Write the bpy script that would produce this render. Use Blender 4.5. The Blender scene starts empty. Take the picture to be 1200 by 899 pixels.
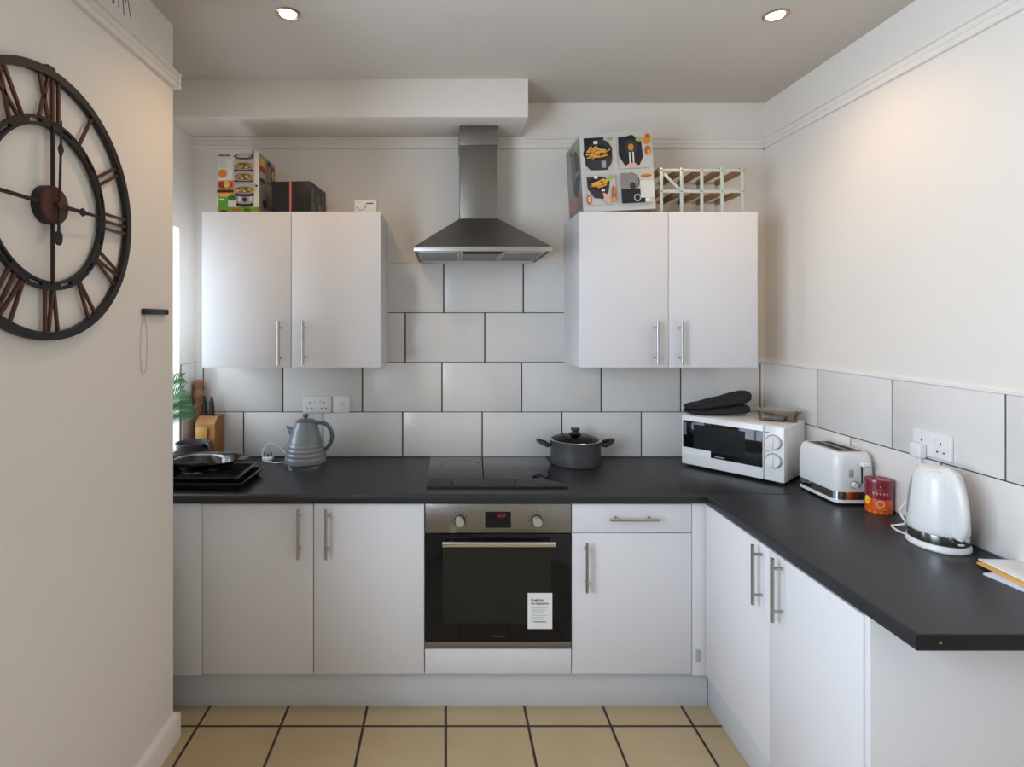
import bpy, bmesh, math, random
from mathutils import Vector, Matrix
random.seed(7)
PI = math.pi
C = bpy.context.scene.collection
sc = bpy.context.scene

# ------------------------------------------------------------------ materials
def newmat(name):
    m = bpy.data.materials.new(name); m.use_nodes = True
    nt = m.node_tree
    return m, nt, nt.nodes['Principled BSDF']

def pm(name, col, rough=0.5, metal=0.0, spec=0.5, coat=0.0, noise=None, bump=None):
    """principled; noise=(scale, amount) varies colour, bump=(scale, strength, stretch)"""
    m, nt, b = newmat(name)
    b.inputs['Base Color'].default_value = (*col, 1)
    b.inputs['Roughness'].default_value = rough
    b.inputs['Metallic'].default_value = metal
    b.inputs['Specular IOR Level'].default_value = spec
    b.inputs['Coat Weight'].default_value = coat
    b.inputs['Coat Roughness'].default_value = 0.05
    if noise or bump:
        tc = nt.nodes.new('ShaderNodeTexCoord')
    if noise:
        n = nt.nodes.new('ShaderNodeTexNoise'); n.inputs['Scale'].default_value = noise[0]
        n.inputs['Detail'].default_value = 5
        nt.links.new(tc.outputs['Object'], n.inputs['Vector'])
        mx = nt.nodes.new('ShaderNodeMix'); mx.data_type = 'RGBA'
        lo = tuple(max(0, c*(1-noise[1])) for c in col); hi = tuple(min(1, c*(1+noise[1])) for c in col)
        mx.inputs[6].default_value = (*lo, 1); mx.inputs[7].default_value = (*hi, 1)
        nt.links.new(n.outputs['Fac'], mx.inputs[0])
        nt.links.new(mx.outputs[2], b.inputs['Base Color'])
    if bump:
        n2 = nt.nodes.new('ShaderNodeTexNoise'); n2.inputs['Scale'].default_value = bump[0]
        n2.inputs['Detail'].default_value = 3
        src = tc.outputs['Object']
        if len(bump) > 2:
            mp = nt.nodes.new('ShaderNodeMapping'); mp.inputs['Scale'].default_value = bump[2]
            nt.links.new(src, mp.inputs['Vector']); src = mp.outputs['Vector']
        nt.links.new(src, n2.inputs['Vector'])
        bp = nt.nodes.new('ShaderNodeBump'); bp.inputs['Strength'].default_value = bump[1]
        bp.inputs['Distance'].default_value = 0.002
        nt.links.new(n2.outputs['Fac'], bp.inputs['Height'])
        nt.links.new(bp.outputs['Normal'], b.inputs['Normal'])
    return m

def emit(name, col, strength):
    m, nt, b = newmat(name)
    b.inputs['Base Color'].default_value = (*col, 1)
    b.inputs['Emission Color'].default_value = (*col, 1)
    b.inputs['Emission Strength'].default_value = strength
    return m

def thin_glass(name, tint, refl=0.12, rough=0.02):
    m = bpy.data.materials.new(name); m.use_nodes = True
    nt = m.node_tree; nt.nodes.remove(nt.nodes['Principled BSDF'])
    t = nt.nodes.new('ShaderNodeBsdfTransparent'); t.inputs[0].default_value = (*tint, 1)
    g = nt.nodes.new('ShaderNodeBsdfGlossy'); g.inputs['Roughness'].default_value = rough
    g.inputs[0].default_value = (0.95, 0.95, 0.95, 1)
    lw = nt.nodes.new('ShaderNodeLayerWeight'); lw.inputs['Blend'].default_value = refl
    mx = nt.nodes.new('ShaderNodeMixShader')
    nt.links.new(lw.outputs['Fresnel'], mx.inputs[0]); nt.links.new(t.outputs[0], mx.inputs[1]); nt.links.new(g.outputs[0], mx.inputs[2])
    nt.links.new(mx.outputs[0], nt.nodes['Material Output'].inputs[0])
    return m

def wood(name, a, b_, scale=(3, 3, 30), rough=0.5):
    m, nt, b = newmat(name)
    tc = nt.nodes.new('ShaderNodeTexCoord'); mp = nt.nodes.new('ShaderNodeMapping'); mp.inputs['Scale'].default_value = scale
    n = nt.nodes.new('ShaderNodeTexNoise'); n.inputs['Scale'].default_value = 4; n.inputs['Detail'].default_value = 6
    r = nt.nodes.new('ShaderNodeValToRGB'); r.color_ramp.elements[0].color = (*a, 1); r.color_ramp.elements[1].color = (*b_, 1)
    r.color_ramp.elements[0].position = .35; r.color_ramp.elements[1].position = .65
    nt.links.new(tc.outputs['Object'], mp.inputs['Vector']); nt.links.new(mp.outputs['Vector'], n.inputs['Vector'])
    nt.links.new(n.outputs['Fac'], r.inputs['Fac']); nt.links.new(r.outputs['Color'], b.inputs['Base Color'])
    b.inputs['Roughness'].default_value = rough
    return m

M = {}
M['wall'] = pm('wall_paint', (.815, .765, .71), .75, spec=.25, noise=(2.5, .02), bump=(90, .08))
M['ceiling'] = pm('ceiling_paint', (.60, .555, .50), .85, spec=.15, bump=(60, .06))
M['trim'] = pm('trim_paint', (.815, .765, .71), .6, spec=.3)
M['cab'] = pm('white_laminate', (.715, .71, .735), .40, spec=.4, noise=(4, .012))
M['cab_edge'] = pm('white_carcass', (.68, .68, .69), .5, spec=.4)
M['plinth'] = pm('plinth_white', (.62, .64, .68), .4, spec=.4)
M['tile'] = pm('wall_tile_glaze', (.75, .725, .70), .2, spec=.5, noise=(5, .05))
M['grout'] = pm('dark_grout', (.035, .032, .035), .8)
M['top'] = pm('black_worktop', (.021, .022, .025), .36, spec=.4, noise=(260, .5), bump=(180, .12))
M['steel'] = pm('brushed_steel', (.29, .275, .26), .34, metal=1, bump=(60, .15, (1, 1, 30)))
M['hoodsteel'] = pm('hood_steel', (.23, .215, .195), .38, metal=1, bump=(40, .12, (1, 1, 40)))
M['bright'] = pm('bright_steel', (.62, .61, .59), .25, metal=1)
M['handle'] = pm('handle_steel', (.40, .39, .38), .32, metal=1)
M['knob'] = pm('knob_silver', (.50, .50, .50), .3, metal=.6)
M['chrome'] = pm('chrome', (.7, .7, .7), .08, metal=1)
M['blackglass'] = pm('black_glass', (.006, .006, .008), .06, spec=.3)
M['ovenwin'] = pm('oven_window_glass', (.016, .016, .014), .08, spec=.3)
M['black'] = pm('black_plastic', (.012, .012, .013), .4)
M['rubber'] = pm('matt_black', (.02, .02, .022), .7)
M['whiteplastic'] = pm('white_plastic', (.80, .80, .80), .28, spec=.5)
M['greyplastic'] = pm('grey_plastic', (.38, .40, .43), .4)
M['darkhole'] = pm('dark_hole', (.03, .03, .03), .8)
M['paper'] = pm('paper_white', (.80, .80, .80), .7, spec=.2)
M['card'] = pm('card_white', (.72, .70, .68), .6, spec=.3)
M['clockiron'] = pm('clock_iron', (.010, .007, .008), .55, metal=0, noise=(30, .4))
M['clockcopper'] = pm('clock_copper', (.10, .036, .025), .5, metal=.35, noise=(25, .5))
M['pot'] = pm('pot_grey', (.085, .085, .088), .38, metal=.3)
M['glass'] = thin_glass('clear_glass', (.90, .92, .92), .15)
M['dishglass'] = thin_glass('dish_glass', (.62, .59, .57), .3)
M['pane'] = thin_glass('window_glass', (.97, .98, .98), .06)
M['tubplastic'] = thin_glass('clear_tub_plastic', (.95, .92, .88), .12, .2)
M['kettlegrey'] = pm('kettle_grey_enamel', (.20, .225, .245), .25, spec=.5, coat=.3)
M['kettledark'] = pm('kettle_handle_grey', (.13, .135, .145), .35)
M['block'] = wood('block_wood', (.29, .12, .026), (.40, .17, .04), (4, 4, 1))
M['brownwood'] = wood('rack_wood', (.26, .13, .055), (.42, .23, .10), (6, 1, 6))
M['millwood'] = wood('mill_wood', (.30, .13, .06), (.42, .19, .09), (3, 3, 20))
M['galv'] = pm('galvanised_strip', (.50, .57, .54), .4, metal=.3)
M['leaf'] = pm('palm_leaf', (.016, .12, .022), .5, noise=(9, .4))
M['traymetal'] = pm('tray_black', (.010, .010, .012), .28, noise=(20, .3))
M['fabric'] = pm('glove_fabric', (.022, .018, .020), .9, noise=(60, .3), bump=(240, .4))
M['panmetal'] = pm('pan_grey', (.16, .15, .17), .32, metal=.6)
M['whiteupvc'] = pm('white_frame', (.82, .83, .84), .3)
_cc = {}
def col(r, g, b, rough=.55):
    k = (r, g, b, rough)
    if k not in _cc: _cc[k] = pm('print_%d' % len(_cc), (r, g, b), rough, spec=.35)
    return _cc[k]

def floor_mat():
    m, nt, b = newmat('floor_tiles')
    tc = nt.nodes.new('ShaderNodeTexCoord'); mp = nt.nodes.new('ShaderNodeMapping')
    mp.inputs['Location'].default_value = (-0.0068 + .0055, -2.15 + .0055, 0)
    nt.links.new(tc.outputs['Object'], mp.inputs['Vector'])
    br = nt.nodes.new('ShaderNodeTexBrick'); br.offset = 0; br.squash = 1
    br.inputs['Scale'].default_value = 1; br.inputs['Brick Width'].default_value = .327; br.inputs['Row Height'].default_value = .327
    br.inputs['Mortar Size'].default_value = .0055; br.inputs['Mortar Smooth'].default_value = .1
    n = nt.nodes.new('ShaderNodeTexNoise'); n.inputs['Scale'].default_value = 7; n.inputs['Detail'].default_value = 6
    nt.links.new(tc.outputs['Object'], n.inputs['Vector'])
    mx = nt.nodes.new('ShaderNodeMix'); mx.data_type = 'RGBA'
    mx.inputs[6].default_value = (.43, .325, .185, 1); mx.inputs[7].default_value = (.51, .40, .245, 1)
    nt.links.new(n.outputs['Fac'], mx.inputs[0])
    nt.links.new(mp.outputs['Vector'], br.inputs['Vector'])
    nt.links.new(mx.outputs[2], br.inputs['Color1']); nt.links.new(mx.outputs[2], br.inputs['Color2'])
    br.inputs['Mortar'].default_value = (.035, .025, .022, 1)
    nt.links.new(br.outputs['Color'], b.inputs['Base Color'])
    b.inputs['Roughness'].default_value = .38
    bp = nt.nodes.new('ShaderNodeBump'); bp.inputs['Strength'].default_value = .5; bp.inputs['Distance'].default_value = .002; bp.invert = True
    nt.links.new(br.outputs['Fac'], bp.inputs['Height']); nt.links.new(bp.outputs['Normal'], b.inputs['Normal'])
    return m
M['floor'] = floor_mat()

# ------------------------------------------------------------------ mesh builder
class B:
    def __init__(s): s.bm = bmesh.new(); s.mats = []; s.m = 0
    def use(s, mat):
        if mat not in s.mats: s.mats.append(mat)
        s.m = s.mats.index(mat); return s
    def _fin(s, faces):
        for f in faces: f.material_index = s.m
    def box(s, x0, x1, y0, y1, z0, z1, bev=0, seg=2, rot=None):
        v = [s.bm.verts.new((x, y, z)) for x in (x0, x1) for y in (y0, y1) for z in (z0, z1)]
        F = [(0, 1, 3, 2), (4, 6, 7, 5), (0, 4, 5, 1), (2, 3, 7, 6), (0, 2, 6, 4), (1, 5, 7, 3)]
        fs = [s.bm.faces.new([v[i] for i in f]) for f in F]; s._fin(fs)
        if bev > 0:
            ed = list({e for f in fs for e in f.edges})
            r = bmesh.ops.bevel(s.bm, geom=ed, offset=bev, segments=seg, profile=.5, affect='EDGES')
            s._fin(r['faces'])
            v = list({vv for f in r['faces'] for vv in f.verts} | {x for x in v if x.is_valid})
        if rot: bmesh.ops.transform(s.bm, matrix=rot, verts=v)
        return s
    def rings(s, rings, cap0=True, cap1=True, closed=True):
        R = [[s.bm.verts.new(p) for p in r] for r in rings]
        n = len(R[0]); fs = []
        for a, b in zip(R, R[1:]):
            for i in range(n if closed else n-1):
                j = (i+1) % n
                fs.append(s.bm.faces.new((a[i], a[j], b[j], b[i])))
        if cap0: fs.append(s.bm.faces.new(list(reversed(R[0]))))
        if cap1: fs.append(s.bm.faces.new(R[-1]))
        s._fin(fs); return s
    def lathe(s, prof, seg=48, c=(0, 0, 0), sx=1, sy=1, rot=0, cap=True):
        rs = []
        for r, z in prof:
            ring = []
            for i in range(seg):
                a = 2*PI*i/seg; x = r*sx*math.cos(a); y = r*sy*math.sin(a)
                ring.append((c[0]+x*math.cos(rot)-y*math.sin(rot), c[1]+x*math.sin(rot)+y*math.cos(rot), c[2]+z))
            rs.append(ring)
        return s.rings(rs, cap, cap)
    def cyl(s, p0, p1, r, r1=None, seg=20):
        p0 = Vector(p0); p1 = Vector(p1); d = (p1-p0).normalized()
        u = d.orthogonal().normalized(); w = d.cross(u); r1 = r if r1 is None else r1
        rs = []
        for p, rr in ((p0, r), (p1, r1)):
            rs.append([p+u*(rr*math.cos(2*PI*i/seg))+w*(rr*math.sin(2*PI*i/seg)) for i in range(seg)])
        return s.rings(rs)
    def tube(s, pts, r, seg=10, sub=6, flat=1.0, up=None, taper=None):
        P = [Vector(p) for p in pts]
        if sub > 1 and len(P) > 2:
            Q = []
            for i in range(len(P)-1):
                a = P[max(i-1, 0)]; b = P[i]; c = P[i+1]; d = P[min(i+2, len(P)-1)]
                for k in range(sub):
                    t = k/sub
                    Q.append(.5*((2*b)+(c-a)*t+(2*a-5*b+4*c-d)*t*t+(3*b-a-3*c+d)*t**3))
            Q.append(P[-1]); P = Q
        rs = []; u = None
        for i, p in enumerate(P):
            d = (P[min(i+1, len(P)-1)]-P[max(i-1, 0)]).normalized()
            if up is not None:
                w = d.cross(Vector(up)).normalized(); uu = w.cross(d)
            else:
                uu = d.orthogonal().normalized() if u is None else (u-d*u.dot(d)).normalized()
                w = d.cross(uu)
            u = uu
            rr = r if taper is None else r*taper(i/(len(P)-1))
            rs.append([p+uu*(rr*flat*math.cos(2*PI*k/seg))+w*(rr*math.sin(2*PI*k/seg)) for k in range(seg)])
        return s.rings(rs)
    def prism(s, pts, axis, a, b):
        """closed 2D outline pts extruded along axis from a to b; 'x': (y,z) 'y': (x,z) 'z': (x,y)"""
        def P(q, t): return {'x': (t, q[0], q[1]), 'y': (q[0], t, q[1]), 'z': (q[0], q[1], t)}[axis]
        return s.rings([[P(q, a) for q in pts], [P(q, b) for q in pts]])
    def annulus(s, r0, r1, y0, y1, seg=96, a0=0, a1=2*PI, c=(0, 0)):
        """flat ring in the xz plane with thickness along y"""
        full = abs(a1-a0-2*PI) < 1e-6
        n = seg if full else seg+1
        rs = []
        for i in range(n):
            a = a0+(a1-a0)*i/seg; q = (math.sin(a), math.cos(a))
            rs.append([(c[0]+r*q[0], y, c[1]+r*q[1]) for r, y in ((r0, y0), (r1, y0), (r1, y1), (r0, y1))])
        if full: rs.append(rs[0]); s.rings(rs, False, False); bmesh.ops.remove_doubles(s.bm, verts=s.bm.verts, dist=1e-6)
        else: s.rings(rs)
        return s
    def sphere(s, c, r, seg=20, sc_=(1, 1, 1)):
        prof = [(r*math.sin(PI*i/12), -r*math.cos(PI*i/12)) for i in range(1, 12)]
        rs = [[(c[0]+p*sc_[0]*math.cos(2*PI*k/seg), c[1]+p*sc_[1]*math.sin(2*PI*k/seg), c[2]+z*sc_[2]) for k in range(seg)] for p, z in prof]
        return s.rings(rs)
    def poly(s, pts):
        s._fin([s.bm.faces.new([s.bm.verts.new(p) for p in pts])]); return s
    def build(s, name, parent=None, smooth=40, loc=None, label=None):
        bmesh.ops.recalc_face_normals(s.bm, faces=s.bm.faces)
        me = bpy.data.meshes.new(name); s.bm.to_mesh(me); s.bm.free()
        for m in s.mats: me.materials.append(m)
        if smooth:
            for p in me.polygons: p.use_smooth = True
            me.set_sharp_from_angle(angle=math.radians(smooth))
        o = bpy.data.objects.new(name, me); C.objects.link(o)
        if parent: o.parent = parent
        if loc: o.location = loc
        if label: o['label'] = label
        return o

class Print(B):
    """printed artwork on the plane origin + u*U + v*V, each layer a hair further out along N"""
    def __init__(s, o, U, V, N):
        super().__init__(); s.o = Vector(o); s.U = Vector(U); s.V = Vector(V); s.N = Vector(N); s.k = 1
    def at(s, u, v, k): return s.o+s.U*u+s.V*v+s.N*(k*.00025)
    def pg(s, pts, mat, k=None):
        s.use(mat); s.poly([s.at(u, v, s.k if k is None else k) for u, v in pts]); s.k += 0 if k is not None else 1; return s
    def rect(s, u0, v0, u1, v1, mat, k=None): return s.pg([(u0, v0), (u1, v0), (u1, v1), (u0, v1)], mat, k)
    def ell(s, u, v, a, b, mat, k=None, n=20, a0=0, a1=2*PI):
        return s.pg([(u+a*math.cos(a0+(a1-a0)*i/n), v+b*math.sin(a0+(a1-a0)*i/n)) for i in range(n if a1-a0 > 6.28 else n+1)], mat, k)
    def text(s, t, u, v, size, mat, bold=False):
        cu = bpy.data.curves.new('t', 'FONT'); cu.body = t; cu.size = size; cu.resolution_u = 2
        if bold: cu.offset = size*.02
        ob = bpy.data.objects.new('t', cu); C.objects.link(ob)
        bpy.context.view_layer.update()
        me = bpy.data.meshes.new_from_object(ob.evaluated_get(bpy.context.evaluated_depsgraph_get()))
        s.use(mat)
        vs = [s.bm.verts.new(s.at(u+p.co.x, v+p.co.y, s.k)) for p in me.vertices]
        for p in me.polygons:
            try: s._fin([s.bm.faces.new([vs[i] for i in p.vertices])])
            except ValueError: pass
        bpy.data.objects.remove(ob); bpy.data.curves.remove(cu); bpy.data.meshes.remove(me)
        s.k += 1; return s
    def build(s, name, parent=None, label=None):
        s.bm.normal_update()
        for f in s.bm.faces:
            if f.normal.dot(s.N) < 0: f.normal_flip()
        me = bpy.data.meshes.new(name); s.bm.to_mesh(me); s.bm.free()
        for m in s.mats: me.materials.append(m)
        o = bpy.data.objects.new(name, me); C.objects.link(o)
        if parent: o.parent = parent
        if label: o['label'] = label
        return o

def tag(o, label, cat, group=None):
    o['label'] = label; o['category'] = cat
    if group: o['group'] = group
    return o
def thing(name, label, cat, loc=(0, 0, 0), rz=0, group=None, rot=None):
    o = bpy.data.objects.new(name, None); C.objects.link(o); o.empty_display_size = .1
    o.location = loc; o.rotation_euler = rot if rot else (0, 0, rz)
    return tag(o, label, cat, group)
def struct(o): o['kind'] = 'structure'; return o
def single(b, name, label, cat, loc=(0, 0, 0), rz=0, group=None, smooth=40):
    o = b.build(name, smooth=smooth); o.location = loc; o.rotation_euler = (0, 0, rz)
    return tag(o, label, cat, group)
def copy_tree(o, parent=None):
    c = o.copy(); C.objects.link(c)
    if parent: c.parent = parent
    for ch in list(o.children): copy_tree(ch, c)
    return c

# ------------------------------------------------------------------ room (metres; camera at the origin looking along +Y)
YB, XR, XL, XC = 2.816, 1.66, -1.304, -1.043       # back wall, right wall, alcove wall, clock wall
H, YE, YREAR = 2.737, 2.075, -1.9                   # ceiling, end of clock wall, wall behind the viewer
XO = -1.62
struct(B().use(M['floor']).box(XO, XR+.14, YREAR-.14, YB+.14, -.1, 0).build('floor', smooth=0))
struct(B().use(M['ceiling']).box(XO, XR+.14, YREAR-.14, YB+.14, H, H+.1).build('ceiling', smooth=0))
struct(B().use(M['wall']).box(XO, XR+.14, YB, YB+.14, 0, H).build('wall_back', smooth=0))
struct(B().use(M['wall']).box(XR, XR+.14, YREAR-.14, YB, 0, H).build('wall_right', smooth=0))
# clock wall with a tall window further back along it, behind the viewer's left shoulder
WY0, WY1, WZ0, WZ1 = -.40, 1.12, .92, 2.4
b = B().use(M['wall'])
b.box(XO, XC, WY1+.0, YE, 0, H)
b.box(XC-.16, XC, YREAR, WY0, 0, H)
b.box(XC-.16, XC, WY0, WY1, 0, WZ0)
b.box(XC-.16, XC, WY0, WY1, WZ1, H)
struct(b.build('wall_left', smooth=0))
# alcove wall with a window over the worktop
AY0, AY1, AZ0, AZ1 = 2.15, 2.655, .96, 2.06
b = B().use(M['wall'])
b.box(XO, XL, YE, AY0, 0, H); b.box(XO, XL, AY1, YB, 0, H)
b.box(XO, XL, AY0, AY1, 0, AZ0); b.box(XO, XL, AY0, AY1, AZ1, H)
struct(b.build('wall_alcove', smooth=0))
struct(B().use(M['wall']).box(XC-.16, XR, YREAR-.14, YREAR, 0, H).build('wall_rear', smooth=0))

def window(name, axis, c, a0, a1, z0, z1, bars=()):
    """frame ring in the plane axis = c, with one pane"""
    f = B().use(M['whiteupvc']); w = .045; t = .03
    def bx(p0, p1, q0, q1):
        if axis == 'x': f.box(c-t, c+t, p0, p1, q0, q1, .004)
        else: f.box(p0, p1, c-t, c+t, q0, q1, .004)
    bx(a0, a1, z0, z0+w); bx(a0, a1, z1-w, z1); bx(a0, a0+w, z0+w, z1-w); bx(a1-w, a1, z0+w, z1-w)
    for k in bars: bx(k-w/2, k+w/2, z0+w, z1-w)
    o = struct(f.build(name))
    g = B().use(M['pane'])
    if axis == 'x': g.box(c-.003, c+.003, a0+.04, a1-.04, z0+.04, z1-.04)
    else: g.box(a0+.04, a1-.04, c-.003, c+.003, z0+.04, z1-.04)
    struct(g.build('window_pane', o)); return o
w1 = window('window_1', 'x', XO+.09, AY0, AY1, AZ0, AZ1)
struct(B().use(M['whiteupvc']).box(XO+.12, XL-.002, AY0+.001, AY1-.001, AZ0, AZ0+.015, .004).build('window_sill', w1))
window('window_2', 'x', XC-.11, WY0, WY1, WZ0, WZ1, (.385,))

# boxed-in bulkhead under the ceiling
struct(B().use(M['wall']).box(XL, .3865, 2.53, YB, 2.5565, H, .003).build('ceiling_bulkhead'))
# picture rails
RAIL = [(0, 2.497), (.014, 2.497), (.018, 2.502), (.018, 2.510), (.012, 2.512), (.012, 2.517), (.017, 2.521), (.017, 2.533), (.012, 2.536), (.012, 2.541), (.022, 2.545), (.023, 2.555), (0, 2.555)]
struct(B().use(M['trim']).prism([(YB-o, z) for o, z in RAIL], 'x', XL, XR).build('trim_1'))
struct(B().use(M['trim']).prism([(XR-o, z) for o, z in RAIL], 'y', YREAR, YB).build('trim_2'))
b = B().use(M['trim']).prism([(XC+o, z) for o, z in RAIL], 'y', -.9, YE)
b.prism([(YE+o, z) for o, z in RAIL], 'x', XL, XC+.023)
struct(b.build('trim_3'))
# skirting along the clock wall, wrapped round its end
SK = [(0, 0), (.02, 0), (.02, .085), (.012, .1), (0, .105)]
b = B().use(M['trim']).prism([(XC+o, z) for o, z in SK], 'y', -.9, YE)
b.prism([(YE+o, z) for o, z in SK], 'x', XC-.12, XC+.02)
struct(b.build('baseboard_left'))

# ------------------------------------------------------------------ wall tiles
def tiles(name, rows, lo, hi, put):
    b = B(); G = .0035
    for z0, z1, joints, a0, a1 in rows:
        b.use(M['grout']); put(b, a0, a1, z0, z1, .004, 0)
        js = [a0]+[j for j in sorted(joints) if a0+.004 < j < a1-.004]+[a1]
        b.use(M['tile'])
        for p, q in zip(js, js[1:]):
            put(b, p+(G if p > a0 else 0), q-(G if q < a1 else 0), z0+G, z1-.0005, .009, .0012)
    return struct(b.build(name))
def putback(b, p, q, z0, z1, t, bv): b.box(p, q, YB-t, YB, z0, z1, bv)
def putright(b, p, q, z0, z1, t, bv): b.box(XR-t, XR, p, q, z0, z1, bv)
def putleft(b, p, q, z0, z1, t, bv): b.box(XL, XL+t, p, q, z0, z1, bv)
S = .4124
ZA, ZB_, ZC, ZD = .9, 1.1305, 1.388, 1.645
tiles('wall_tiles', [
    (ZA, ZB_, [-1.0466+S*k for k in range(7)], XL+.009, XR-.009),
    (ZB_, ZC, [-1.2550+S*k for k in range(8)], XL+.009, XR-.009),
    (ZC, ZD, [-.2084-S+S*k for k in range(4)], -.30, .62),
    (ZD, 1.902, [-.0089+S*k for k in range(2)], -.30, .62)], 0, 0, putback)
tiles('wall_tiles', [
    (ZA, ZB_, [2.21+.404-.404*k for k in range(5)], 1.22, YB),
    (ZB_, ZC, [2.407-.404*k for k in range(4)], 1.22, YB)], 0, 0, putright)
tiles('wall_tiles', [
    (ZA, ZB_, [], AY1+.012, YB), (ZB_, ZC, [], AY1+.012, YB)], 0, 0, putleft)
b = B().use(M['whiteplastic'])
b.box(XR-.011, XR, 1.22, YB-.001, ZC, ZC+.008, .002)
struct(b.build('trim_4'))

# ------------------------------------------------------------------ worktops
YF = 2.195
def worktop_profile(front, back, r=.012):
    s = 1 if back > front else -1
    z0, z1 = .862, .9
    pts = [(back, z0), (back, z1)]
    for k in range(5):
        a = PI/2*k/4; pts.append((front+s*(r-r*math.sin(a)), z1-r+r*math.cos(a)))
    for k in range(5):
        a = PI/2*k/4; pts.append((front+s*(r*.6-r*.6*math.cos(a)), z0+r*.6-r*.6*math.sin(a)))
    return pts
t = thing('worktop', 'black laminate worktop along the tiled back wall, hob set in it', 'worktop', (0, 0, 0))
B().use(M['top']).prism(worktop_profile(YF, YB-.0095), 'x', XL+.0095, XR-.0095).build('slab', t)
t = thing('worktop', 'black laminate worktop running along the right wall under toaster and white kettle', 'worktop', (0, 0, 0))
B().use(M['top']).prism(worktop_profile(1.0565, XR-.0095), 'y', 1.2197, YF-.001).build('slab', t)
B().use(col(.006, .006, .007, .7)).prism([(1.0565+.003, .865), (XR-.01, .865), (XR-.01, .897), (1.0565+.003, .897)], 'y', 1.2185, 1.2197).build('edge_strip', t)
B().use(M['brownwood']).cyl((1.113, 1.2187, .881), (1.113, 1.2175, .881), .003).build('screw', t)

# ------------------------------------------------------------------ cabinets
def handle(parent, c, axis, n, L=.2):
    """bar handle: c = centre on the door face, axis of the bar, n = direction out of the door"""
    b = B().use(M['handle']); c = Vector(c); n = Vector(n); a = Vector((0, 0, 1) if axis == 'z' else (1, 0, 0) if axis == 'x' else (0, 1, 0))
    b.cyl(c+n*.032-a*L/2, c+n*.032+a*L/2, .006)
    for s in (-1, 1): b.cyl(c+a*(s*(L/2-.032)), c+n*.032+a*(s*(L/2-.032)), .0048, seg=12)
    return b.build('handle', parent)
def carcass(parent, x0, x1, y0, y1, z0, z1, floor_sides=False, top=True):
    b = B().use(M['cab_edge']); t = .018
    zb = z0
    if floor_sides:
        for lx in (x0+.06, x1-.06):
            for ly in (y0+.09, y1-.06): B().use(M['black']).cyl((lx, ly, 0), (lx, ly, z0), .018, .018).build('leg', parent)
    b.box(x0, x0+t, y0, y1, zb, z1); b.box(x1-t, x1, y0, y1, zb, z1)
    b.box(x0+t, x1-t, y0, y1, z0, z0+t); b.box(x0+t, x1-t, y1-.008, y1, z0+t, z1-t)
    if top: b.box(x0+t, x1-t, y0, y1, z1-t, z1)
    return b.build('carcass', parent, smooth=0)
def panel(parent, name, x0, x1, y0, y1, z0, z1, mat='cab', bev=.0015): return B().use(M[mat]).box(x0, x1, y0, y1, z0, z1, bev).build(name, parent)
DF = 2.2125; DT = .0185; DB = DF+DT+.001
# left base unit
t = thing('base_cabinet', 'white two door base cabinet left of the oven', 'cabinet', (-.54, 2.5, 0))
def L(t, *v): o = t.location; return (v[0]-o.x, v[1]-o.x, v[2]-o.y, v[3]-o.y, v[4]-o.z, v[5]-o.z)
carcass(t, *L(t, -.993, -.0866, DB, 2.80, .155, .8615), floor_sides=True)
d = panel(t, 'door', *L(t, -.992, -.5405, DF, DF+DT, .163, .857)); handle(d, (-.5935+.54, DF-2.5, .744), 'z', (0, -1, 0))
d = panel(t, 'door', *L(t, -.537, -.0868, DF, DF+DT, .163, .857)); handle(d, (-.4815+.54, DF-2.5, .744), 'z', (0, -1, 0))
panel(t, 'filler', *L(t, XL+.001, -.9945, DF+.002, DF+DT+.002, .156, .8615), mat='cab_edge')
# oven housing
t = thing('oven_cabinet', 'white oven housing cabinet with plain panel below the oven', 'cabinet', (.215, 2.5, 0))
b = B().use(M['cab_edge'])
b.box(*L(t, -.0862, -.0842, DB, 2.80, .155, .8615)); b.box(*L(t, .5142, .5162, DB, 2.80, .155, .8615))
for lx in (-.25, .25):
    for ly in (-.15, .22): B().use(M['black']).cyl((lx, ly, 0), (lx, ly, .156), .018).build('leg', t)
b.box(*L(t, -.0842, .5142, DB, 2.80, .155, .171))
b.box(*L(t, -.0842, .5142, DB, 2.80, .25, .266)); b.build('carcass', t, smooth=0)
panel(t, 'lower_panel', *L(t, -.083, .513, DF, DF+DT, .163, .2645))
# drawer unit + corner post
t = thing('base_cabinet', 'white base cabinet with one drawer and one door, right of the oven', 'cabinet', (.76, 2.5, 0))
carcass(t, *L(t, .5165, 1.006, DB, 2.80, .155, .8615), floor_sides=True)
d = panel(t, 'drawer', *L(t, .5165, 1.0055, DF, DF+DT, .7405, .857)); handle(d, (.762-.76, DF-2.5, .803), 'x', (0, -1, 0))
d = panel(t, 'door', *L(t, .5165, 1.0055, DF, DF+DT, .163, .7365)); handle(d, (.571-.76, DF-2.5, .61), 'z', (0, -1, 0))
f = panel(t, 'filler', *L(t, 1.0085, 1.0785, DF+.001, DF+DT, .156, .8615))
B().use(M['greyplastic']).box(*L(t, 1.022, 1.043, DF-.002, DF+.002, .212, .262), .001).build('catch', f)
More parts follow.
